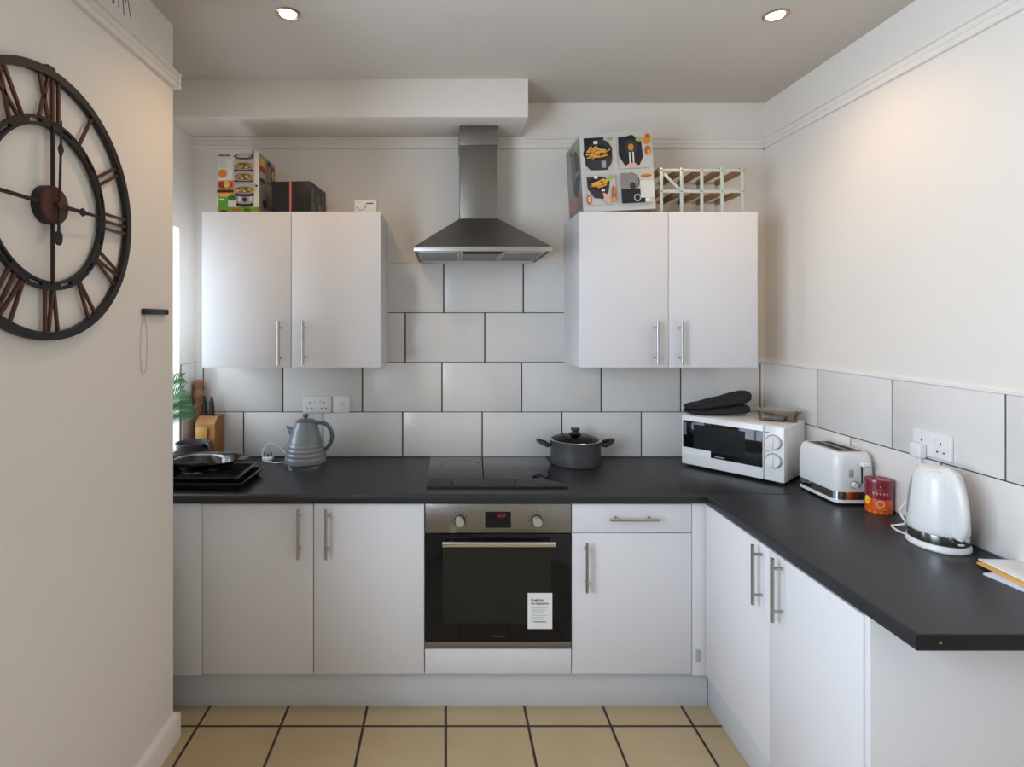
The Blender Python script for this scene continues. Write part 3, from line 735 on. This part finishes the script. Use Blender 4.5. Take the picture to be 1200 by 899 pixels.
# ------------------------------------------------------------------ electrics on the walls
def socket(label, loc, rz, n, cat, plugged=False):
    w = .073 if n == 2 else .043
    t = thing('wall_socket' if n == 2 else 'wall_switch', label, cat, loc, rz)
    B().use(M['whiteplastic']).box(-w, w, -.010, 0, -.043, .043, .003, 3).build('faceplate', t)
    if n == 2:
        for s in (-1, 1):
            B().use(M['whiteplastic']).box(s*.013-.0065, s*.013+.0065, -.0125, -.009, .010, .026, .001).build('rocker', t)
        b = B().use(M['darkhole'])
        for s in (-1, 1):
            b.box(s*.036-.0023, s*.036+.0023, -.0103, -.008, .004, .013)
            for q in (-1, 1): b.box(s*.036+q*.012-.0036, s*.036+q*.012+.0036, -.0103, -.008, -.022, -.017)
        b.build('pin_hole_marking', t)
    else:
        B().use(M['whiteplastic']).box(-.010, .010, -.0135, -.009, -.013, .013, .0015).build('rocker', t)
        B().use(col(.45, .3, .28)).box(-.0025, .0025, -.0138, -.0134, .002, .006).build('indicator', t)
    return t
socket('white double wall socket above the grey kettle', (-.664, YB-.0092, 1.173), 0, 2, 'socket')
socket('white single wall switch next to the double socket above the grey kettle', (-.537, YB-.0092, 1.173), 0, 1, 'switch')
socket('white double wall socket with a plug in it, behind the white kettle', (XR-.0092, 1.832, 1.187), -PI/2, 2, 'socket')

# ------------------------------------------------------------------ microwave
mx0, mrz = Vector((1.150, 2.640, .9)), math.atan2(-.761, .649)
t = thing('microwave', 'white microwave oven with black door window, angled across the worktop corner', 'microwave', mx0, mrz)
mw, mh, md, fz = .447, .243, .262, .012
B().use(M['whiteplastic']).box(0, mw, .018, md, fz, mh+fz-.004, .006, 3).build('casing', t)
dr = B().use(M['whiteplastic']).box(.001, .3645, 0, .0175, fz+.001, mh+fz-.006, .004, 3).build('door', t)
B().use(M['blackglass']).box(.008, .361, -.0012, .004, fz+.052, fz+.211, .001).build('window', dr)
g = Print((0, -.0013, 0), (1, 0, 0), (0, 0, 1), (0, -1, 0))
g.rect(.06, fz+.078, .29, fz+.198, col(.018, .020, .022, .15))
for k in range(7): g.rect(.012, fz+.196-k*.0085, .026, fz+.200-k*.0085, col(.30, .30, .32), 2)
g.rect(.158, fz+.058, .202, fz+.064, col(.25, .26, .27))
g.build('window_print', dr)
B().use(M['paper']).box(.003, .140, -.0022, -.0014, fz+.052, fz+.083).build('sticker', dr, label='white paper sticker strip')
cp = B().use(M['whiteplastic']).box(.3665, mw-.001, 0, .0175, fz+.001, mh+fz-.006, .004, 3).build('control_panel', t)
for z in (.170, .090):
    b = B().use(col(.10, .14, .15)).cyl((.405, .001, fz+z), (.405, -.0016, fz+z), .0325, seg=40); b.use(M['whiteplastic']).cyl((.405, -.0016, fz+z), (.405, -.018, fz+z), .030, .027, seg=40); b.box(.4005, .4095, -.025, -.017, fz+z-.024, fz+z+.024, .002)
    b.build('knob', cp)
g = Print((0, -.0003, 0), (1, 0, 0), (0, 0, 1), (0, -1, 0))
for z in (.208, .128): g.rect(.372, fz+z, .386, fz+z+.0035, col(.12, .12, .13), 1); g.rect(.39, fz+z+.001, .402, fz+z+.0025, col(.4, .4, .4), 1)
g.build('panel_marking', cp)
for x in (.03, mw-.03):
    for y in (.04, md-.03): B().use(M['rubber']).cyl((x, y, 0), (x, y, fz+.003), .012, .012).build('foot', t)
def onmw(u, v): return mx0+Vector((math.cos(mrz)*u-math.sin(mrz)*v, math.sin(mrz)*u+math.cos(mrz)*v, mh+fz-.004))

# oven glove folded in two
p = onmw(.115, .125)
t = thing('oven_glove', 'black padded double oven glove folded on top of the microwave', 'oven glove', p, -.10)
def pad(z0, z1, h0, h1, x0, x1, w, name):
    b = B().use(M['fabric']); rs = []
    N = 22
    for i in range(N+1):
        u = i/N; e = min(1, math.sqrt(max(0, 1-(max(0, (u-.86)/.14))**2))) * min(1, .35+.65*math.sqrt(min(1, u/.12)))
        e = max(e, .06); zc = z0+(z1-z0)*(u**1.25)+.0012*math.sin(u*19); h = (h0+(h1-h0)*u)*e; ww = w*(.82+.18*math.sin(u*PI))*max(.35, e**.5)
        ring = []
        for k in range(28):
            a = 2*PI*k/28; ca, sa = math.cos(a), math.sin(a)
            ring.append((x0+(x1-x0)*u, ww*math.copysign(abs(ca)**.7, ca), zc+h*math.copysign(abs(sa)**.75, sa)))
        rs.append(ring)
    b.rings(rs); return b.build(name, t, smooth=60)
pad(.013, .034, .011, .024, -.150, .146, .070, 'glove_pocket')
pad(.034, .096, .011, .032, -.148, .152, .068, 'glove_pocket')
b = B().use(M['fabric']).tube([(-.146, -.02, .018), (-.158, -.02, .026), (-.15, -.02, .036)], .004, 8, 5); b.build('hanging_loop', t)
# clear plastic tub
p = onmw(.366, .165)
t = thing('plastic_tub', 'clear shallow plastic tub on the right of the microwave top', 'tub', p, mrz+.55)
b = B().use(M['tubplastic'])
def rr_(w, d, z, r=.018):
    o = []
    for cx, cy, a0 in ((w-r, d-r, 0), (-w+r, d-r, PI/2), (-w+r, -d+r, PI), (w-r, -d+r, 1.5*PI)):
        for k in range(5): o.append((cx+r*math.cos(a0+PI/2*k/4), cy+r*math.sin(a0+PI/2*k/4), z))
    return o
b.rings([rr_(.070, .046, 0), rr_(.078, .054, .040), rr_(.082, .058, .042), rr_(.082, .058, .0445), rr_(.076, .052, .043), rr_(.068, .044, .002)]); b.build('tub_body', t)
B().use(M['tubplastic']).rings([rr_(.083, .059, .0447), rr_(.083, .059, .050), rr_(.074, .050, .052)]).build('lid', t)
k = thing('packet', 'small grey packet inside the clear plastic tub', 'packet', p+Vector((-.012, -.012, .0025)), mrz+.3)
B().use(col(.16, .17, .19)).box(-.030, .030, -.016, .016, 0, .020, .005, 3).build('wrapper', k)
k = thing('packet', 'small brown packet inside the clear plastic tub', 'packet', p+Vector((.026, .014, .0025)), mrz+.9)
B().use(col(.22, .14, .09)).box(-.022, .022, -.013, .013, 0, .016, .005, 3).build('wrapper', k)

# ------------------------------------------------------------------ toaster
t = thing('toaster', 'white two slot toaster with chrome band, between the microwave and the red tin', 'toaster', (1.564, 2.180, .9))
tw, td = .077, .118
def shell(b, w, d, z0, z1, r, n=6):
    b.rings([rr_(w*s, d*s2, z, r) for s, s2, z in ((1, 1, z0), (1, 1, z1))])
b = B().use(M['whiteplastic'])
shell(b, tw-.001, td-.001, .010, .022, .03); b.build('base', t)
b = B().use(M['chrome']); shell(b, tw-.0025, td-.0025, .022, .052, .03); b.build('chrome_band', t)
b = B().use(M['whiteplastic'])
b.rings([rr_(tw*s, td*q, z, .030) for s, q, z in ((.99, .99, .052), (1, 1, .056), (1, 1, .11), (.985, .99, .150), (.95, .972, .178), (.90, .945, .192), (.82, .90, .200))]); b.build('shell', t)
tp = B().use(M['steel']).box(-.046, .046, -.088, .088, .1995, .202, .002).build('top_plate', t)
for s in (-1, 1): B().use(M['darkhole']).box(s*.023-.013, s*.023+.013, -.080, .080, .2015, .2025, .0003).build('slot', tp)
B().use(M['darkhole']).box(.018, .024, -td-.0008, -td+.004, .085, .165, .0005).build('lever_slot', t)
B().use(M['whiteplastic']).box(.010, .040, -td-.022, -td-.0005, .152, .168, .004, 3).build('lever', t)
B().use(M['greyplastic']).box(-.029, -.012, -td-.0015, -td+.002, .108, .138, .003).build('gauge', t)
b = B().use(M['chrome']).cyl((-.012, -td+.002, .082), (-.012, -td-.006, .082), .0135, seg=28); b.use(M['whiteplastic']).cyl((-.012, -td-.006, .082), (-.012, -td-.014, .082), .011, .010, seg=28); b.build('dial', t)
for x in (-.045, .045):
    for y in (-.09, .09): B().use(M['rubber']).cyl((x, y, 0), (x, y, .0105), .009).build('foot', t)
B().use(M['greyplastic']).tube([(.065, -.075, .03), (.0795, -.09, .055), (.083, -.095, .12), (.0825, -.08, .155), (.0795, -.03, .150)], .0028, 8, 6).build('cord', t)

# ------------------------------------------------------------------ red tin
t = thing('drinks_tin', 'oval red and orange drinks tin between the toaster and the white kettle', 'tin', (1.601, 2.002, .9), -.45)
rdk = pm('tin_red', (.21, .012, .026), .3, coat=.3); ora = pm('tin_orange', (.72, .10, .008), .3, coat=.3)
ew, eh, hh = .0415, .033, .123
b = B().use(ora).lathe([(.97, 0), (1, .003), (1, .052)], 48, sx=ew, sy=eh); b.use(rdk).lathe([(1, .052), (1, hh-.014)], 48, sx=ew, sy=eh, cap=False); b.build('can', t)
b = B().use(rdk).lathe([(1.03, hh-.014), (1.03, hh-.002), (1.0, hh), (.93, hh-.002), (.5, hh-.003)], 48, sx=ew, sy=eh); b.build('lid', t)
# curved print wrapped on the can
b = B()
def wrap(u0, u1, v0, v1, mat, off=.0004, n=6):
    b.use(mat)
    for i in range(n):
        a, a2 = -PI/2+u0+(u1-u0)*i/n, -PI/2+u0+(u1-u0)*(i+1)/n
        b.poly([((ew+off)*math.cos(w), (eh+off)*math.sin(w), v) for w, v in ((a, v0), (a2, v0), (a2, v1), (a, v1))])
def disc(u, v, ru, rv, mat, off=.0006):
    b.use(mat); b.poly([((ew+off)*math.cos(-PI/2+u+ru*math.cos(2*PI*k/20)), (eh+off)*math.sin(-PI/2+u+ru*math.cos(2*PI*k/20)), v+rv*math.sin(2*PI*k/20)) for k in range(20)])
cream = col(.72, .45, .34); pk = col(.55, .22, .22)
wrap(-1.35, 1.35, .002, .008, col(.75, .32, .08)); disc(-.05, .036, .30, .013, cream); disc(-.05, .036, .2, .009, ora, .0009); wrap(-.6, .5, .017, .019, col(.8, .35, .1))
for u in (-.55, -.3, -.05, .2, .45): disc(u, .074, .09, .0055, pk)
wrap(-.45, .35, .087, .0885, pk); disc(-.05, .098, .05, .003, cream); wrap(-.9, .9, .0515, .0535, col(.55, .05, .02))
disc(-1.12, .045, .26, .016, col(.85, .75, .02)); b.build('label', t)

# ------------------------------------------------------------------ white kettle
kr = -1.75
t = thing('electric_kettle', 'tall white kettle with chrome base band, standing by the right wall socket', 'kettle', (1.548, 1.705, .9), kr)
kx, ky = 1.0, .90
b = B().use(M['whiteplastic']).lathe([(.081, 0), (.085, .004), (.085, .016), (.081, .021)], 56, sx=kx, sy=ky); b.build('power_base', t)
b = B().use(M['chrome']).lathe([(.0805, .021), (.0825, .024), (.0818, .050), (.0795, .052)], 56, sx=kx, sy=ky); b.build('chrome_band', t)
prof = [(.0800, .052), (.0818, .056), (.0818, .072), (.0805, .11), (.0768, .15), (.0715, .185), (.0655, .212), (.060, .228), (.053, .236), (.040, .239), (.02, .240)]
b = B().use(M['whiteplastic']).lathe(prof, 64, sx=kx, sy=ky); b.build('kettle_body', t)
# broad swept handle on the side facing the room
b = B().use(M['whiteplastic']).tube([(.020, 0, .232), (.050, 0, .232), (.076, 0, .208), (.092, 0, .165), (.098, 0, .12), (.096, 0, .085), (.086, 0, .056)], .021, 20, 6, flat=.62, up=(0, 1, 0), taper=lambda u: .85+.25*math.sin(u*PI))
b.build('handle', t)
B().use(M['whiteplastic']).lathe([(.046, .238), (.046, .241), (.038, .244), (.012, .245)], 40, c=(-.012, 0, 0), sy=.85).build('lid', t)
b = B().use(M['greyplastic'])
GA = 4.42
b.rings([[((r_+.0012)*kx*math.cos(a), (r_+.0012)*ky*math.sin(a), z) for a in (GA-w, GA-w/2, GA, GA+w/2, GA+w)] for r_, z, w in ((.0812, .090, .06), (.0800, .115, .12), (.0768, .15, .13), (.0718, .183, .12), (.0675, .204, .05))], False, False, closed=False)
b.build('water_gauge', t)
B().use(M['whiteplastic']).box(-.066, -.048, -.016, .016, .212, .232, .004).build('spout', t)
b = B().use(M['black']).box(.078, .0965, -.013, .013, .028, .046, .003); b.use(M['chrome']).box(.0955, .0985, -.009, .009, .032, .041, .001); b.build('power_switch', t)
# cord: loop on the left, then up behind the kettle to the socket
inv = Matrix.Rotation(-kr, 3, 'Z')
def kp(x, y, z): return tuple(inv @ Vector((x-1.548, y-1.705, z-.9)))
cd = B().use(M['whiteplastic']).tube([kp(1.508, 1.775, .907), kp(1.512, 1.815, .904), kp(1.528, 1.855, .904), kp(1.548, 1.850, .908), kp(1.550, 1.825, .925), kp(1.545, 1.835, .945), kp(1.565, 1.865, .955), kp(1.60, 1.872, .99), kp(1.632, 1.868, 1.06), kp(1.634, 1.867, 1.10), kp(1.634, 1.867, 1.145)], .0034, 8, 6).build('cord', t)
pl = B().use(M['whiteplastic']); c = Vector((XR-.0195-.013, 1.867, 1.165))
pl.box(-.013, .0128, -.022, .022, -.030, .020, .005, 3, rot=Matrix.Translation(Vector(kp(*c))) @ inv.to_4x4()); pl.build('plug', cd)

# ------------------------------------------------------------------ post on the right worktop
def sheet(name, label, cat, w, d, h, loc, rz, mat, edge=None):
    t = thing(name, label, cat, loc, rz)
    B().use(mat).box(-w, w, -d, d, 0, h, .0006).build('paper', t); return t
PX = 1.573
t = sheet('envelope', 'white and blue envelope at the bottom of the post pile on the right worktop', 'envelope', .060, .11, .005, (1.563, 1.4005, .9), .10, col(.66, .70, .80))
g = Print((-.060, -.11, .005), (1, 0, 0), (0, 1, 0), (0, 0, 1)); g.rect(.075, .03, .11, .09, col(.2, .25, .55)); g.build('blue_print', t)
t = sheet('envelope', 'orange manila envelope in the middle of the post pile on the right worktop', 'envelope', .060, .115, .006, (1.580, 1.440, .9057), -.07, col(.72, .40, .10))
t = sheet('letter', 'white paper letter on top of the post pile on the right worktop', 'letter', .056, .112, .004, (1.592, 1.454, .9125), -.06, M['paper'])
g = Print((-.056, -.112, .004), (1, 0, 0), (0, 1, 0), (0, 0, 1))
for k in range(9): g.rect(.03, .06+k*.014, .10-.01*(k % 3), .0625+k*.014, col(.55, .56, .6), 1)
g.build('print', t)

# ------------------------------------------------------------------ wall clock
t = thing('wall_clock', 'large round skeleton wall clock with roman numerals on the left wall', 'clock', (XC, 1.410, 1.906), PI/2)
RO = .352
rim = B().use(M['clockiron']).annulus(RO-.021, RO, -.022, -.006, 128); rim.build('outer_ring', t)
b = B().use(M['clockiron']); b.annulus(.2145, .2215, -.020, -.008, 128); b.build('inner_ring', t)
b = B().use(M['clockiron']); b.annulus(.1985, .2055, -.020, -.008, 128)
for k in range(12):
    a = 2*PI*k/12; b.annulus(.204, .216, -.019, -.009, 8, a-.16, a+.16)
b.build('inner_ring', t)
def rod(b, a, t0, r0, t1, r1, w=.0038, ys=(-.0175, -.0105)):
    """rod from tangential offset t0 at radius r0 to t1 at r1, at clock angle a"""
    R_ = Vector((math.sin(a), 0, math.cos(a))); T = Vector((math.cos(a), 0, -math.sin(a)))
    p = R_*r0+T*t0; q = R_*r1+T*t1; d = (q-p).normalized(); s = Vector((d.z, 0, -d.x))*w
    b.rings([[p-s+Vector((0, ys[0], 0)), p+s+Vector((0, ys[0], 0)), p+s+Vector((0, ys[1], 0)), p-s+Vector((0, ys[1], 0))],
             [q-s+Vector((0, ys[0], 0)), q+s+Vector((0, ys[0], 0)), q+s+Vector((0, ys[1], 0)), q-s+Vector((0, ys[1], 0))]])
NUM = ['XII', 'I', 'II', 'III', 'IV', 'V', 'VI', 'VII', 'VIII', 'IX', 'X', 'XI']
GW = {'I': .022, 'V': .036, 'X': .038}
for k, s in enumerate(NUM):
    a = 2*PI*k/12; tot = sum(GW[c] for c in s); x = -tot/2; b = B().use(M['clockcopper'])
    for c in s:
        m_ = x+GW[c]/2; r0, r1 = .219, .330
        if c == 'I': rod(b, a, m_, r0, m_, r1)
        elif c == 'V': rod(b, a, m_-.002, r0, m_-.017, r1); rod(b, a, m_+.002, r0, m_+.017, r1)
        else: rod(b, a, m_-.016, r0, m_+.016, r1); rod(b, a, m_+.016, r0, m_-.016, r1)
        x += GW[c]
    b.build('numeral', t, smooth=0)
b = B().use(M['clockiron'])
for a in (0, PI, 1.5*PI): rod(b, a, 0, .03, 0, .205, .0042, (-.025, -.018))
b.build('cross_bar', t, smooth=0)
hb = B().use(M['clockiron']); hb.cyl((0, -.001, 0), (0, -.026, 0), .050, seg=56); hb.use(M['clockcopper']).cyl((0, -.026, 0), (0, -.030, 0), .0495, .047, seg=56); hb.cyl((0, -.030, 0), (0, -.041, 0), .008, seg=20)
hb.build('hub', t)
def hand(a, segs, y):
    b = B().use(M['clockiron']); R_ = Vector((math.sin(a), 0, math.cos(a))); T = Vector((math.cos(a), 0, -math.sin(a)))
    L_ = [R_*r+T*w for r, w in segs]; Rr = [R_*r-T*w for r, w in segs]
    for i in range(len(segs)-1):
        q = [L_[i], L_[i+1], Rr[i+1], Rr[i]]
        b.rings([[v+Vector((0, y, 0)) for v in q], [v+Vector((0, y-.003, 0)) for v in q]])
    b.build('hand', t, smooth=0)
hand(math.radians(89.5), [(.0, .006), (.085, .005), (.098, .012), (.112, .005), (.185, .002)], -.032)
hand(math.radians(2), [(-.105, .004), (-.098, .012), (-.086, .014), (-.074, .012), (-.068, .004), (.13, .003), (.147, .010), (.162, .003), (.222, .0012)], -.037)
B().use(M['clockiron']).box(-.014, .014, -.020, -.001, RO-.004, RO+.010, .003).build('hanger', t)

# ------------------------------------------------------------------ small fixing on the clock wall
t = thing('wall_hook', 'short black bar fixed to the left wall near its edge, thin cord below', 'hook', (XC, 1.938, 1.637), PI/2)
B().use(M['black']).box(-.082, .078, -.014, 0, -.010, .010, .003).build('bar', t)
B().use(M['rubber']).box(.060, .074, -.0165, -.013, -.0075, .0075, .002).build('end_cap', t)
B().use(col(.62, .59, .54)).tube([(-.074, -.004, -.010), (-.088, -.003, -.08), (-.086, -.003, -.19), (-.070, -.003, -.215), (-.052, -.003, -.18), (-.048, -.003, -.09), (-.066, -.004, -.010)], .0012, 6, 6).build('cord', t)

# ------------------------------------------------------------------ hanging tassel
t = thing('hanging_tassel', 'dark thin strands hanging from the ceiling at the top left', 'tassel', (-.965, 1.6, H))
b = B().use(M['rubber']).cyl((0, 0, 0), (0, 0, -.05), .0015, seg=6); b.build('cord', t)
B().use(M['brownwood']).sphere((0, 0, -.055), .010, 12).build('bead', t)
b = B().use(M['rubber'])
for i, (x, z) in enumerate([(-.012, -.200), (.0, -.208), (.010, -.222), (.022, -.236), (.036, -.238), (-.02, -.19), (.028, -.20)]):
    b.tube([(0, 0, -.058), (x*.5, .004*(i % 3-1), z*.55), (x, .01*(i % 3-1), z)], .0011, 5, 4)
b.build('strands', t)['kind'] = 'stuff'

# ------------------------------------------------------------------ downlights
warm = emit('lamp_warm', (1, .86, .62), 14)
base = None
for i, (x, y) in enumerate([(-.580, 1.995), (1.222, 2.005)]):
    if i == 0:
        t = base = thing('ceiling_downlight', 'lit round recessed ceiling spotlight on the left, over the hob side of the room', 'ceiling light', (x, y, H), group='recessed ceiling spotlights')
        B().use(pm('lamp_ring', (.50, .38, .26), .35, metal=.8)).lathe([(.031, -.001), (.044, -.001), (.044, -.004), (.038, -.007), (.030, -.003)], 40, cap=False).build('trim_ring', t)
        B().use(warm).lathe([(.030, -.002), (.028, -.005), (.012, -.008)], 32).build('lamp', t)
    else:
        t = copy_tree(base); t.location = (x, y, H); t['label'] = 'lit round recessed ceiling spotlight on the right, nearer the right wall'
    l = bpy.data.lights.new('downlight_beam', 'SPOT'); l.energy = 13; l.color = (1, .66, .36); l.spot_size = math.radians(150); l.spot_blend = 1; l.shadow_soft_size = .03
    lo = bpy.data.objects.new('downlight_beam', l); C.objects.link(lo); lo.location = (x, y, H-.03)

# ------------------------------------------------------------------ daylight
def area(name, loc, rot, sx, sy, e, colr):
    l = bpy.data.lights.new(name, 'AREA'); l.shape = 'RECTANGLE'; l.size = sx; l.size_y = sy; l.energy = e; l.color = colr
    o = bpy.data.objects.new(name, l); C.objects.link(o); o.location = loc; o.rotation_euler = rot; return o
day = (.72, .84, 1.0)
area('daylight', (XC-.20, (WY0+WY1)/2, (WZ0+WZ1)/2), (0, -PI/2, 0), WZ1-WZ0, WY1-WY0, 76, day)
area('daylight', (XO-.05, (AY0+AY1)/2, (AZ0+AZ1)/2), (0, -PI/2, 0), AZ1-AZ0, AY1-AY0, 12, day)
w = bpy.data.worlds.new('World'); sc.world = w; w.use_nodes = True
bgn = w.node_tree.nodes['Background']; bgn.inputs[0].default_value = (.85, .92, 1, 1); bgn.inputs[1].default_value = 2.0

# ------------------------------------------------------------------ camera
cam = bpy.data.cameras.new('Camera'); co = bpy.data.objects.new('Camera', cam); C.objects.link(co)
co.location = (0, 0, 1.605); co.rotation_euler = (PI/2, 0, 0)
cam.sensor_fit = 'HORIZONTAL'; cam.sensor_width = 36; cam.lens = 635/1200*36
cam.shift_x = 78/1200; cam.shift_y = -73.5/1200; cam.clip_start = .02
sc.camera = co
sc.view_settings.view_transform = 'Standard'; sc.view_settings.look = 'None'; sc.view_settings.gamma = 1; sc.view_settings.use_curve_mapping = False
sc.view_settings.exposure = .06
sc.cycles.use_denoising = True
try: sc.cycles.denoiser = 'OPENIMAGEDENOISE'
except Exception: pass
sc.cycles.max_bounces = 10; sc.cycles.diffuse_bounces = 6; sc.cycles.transparent_max_bounces = 12
sc.cycles.sample_clamp_indirect = 8; sc.cycles.caustics_reflective = False; sc.cycles.caustics_refractive = False
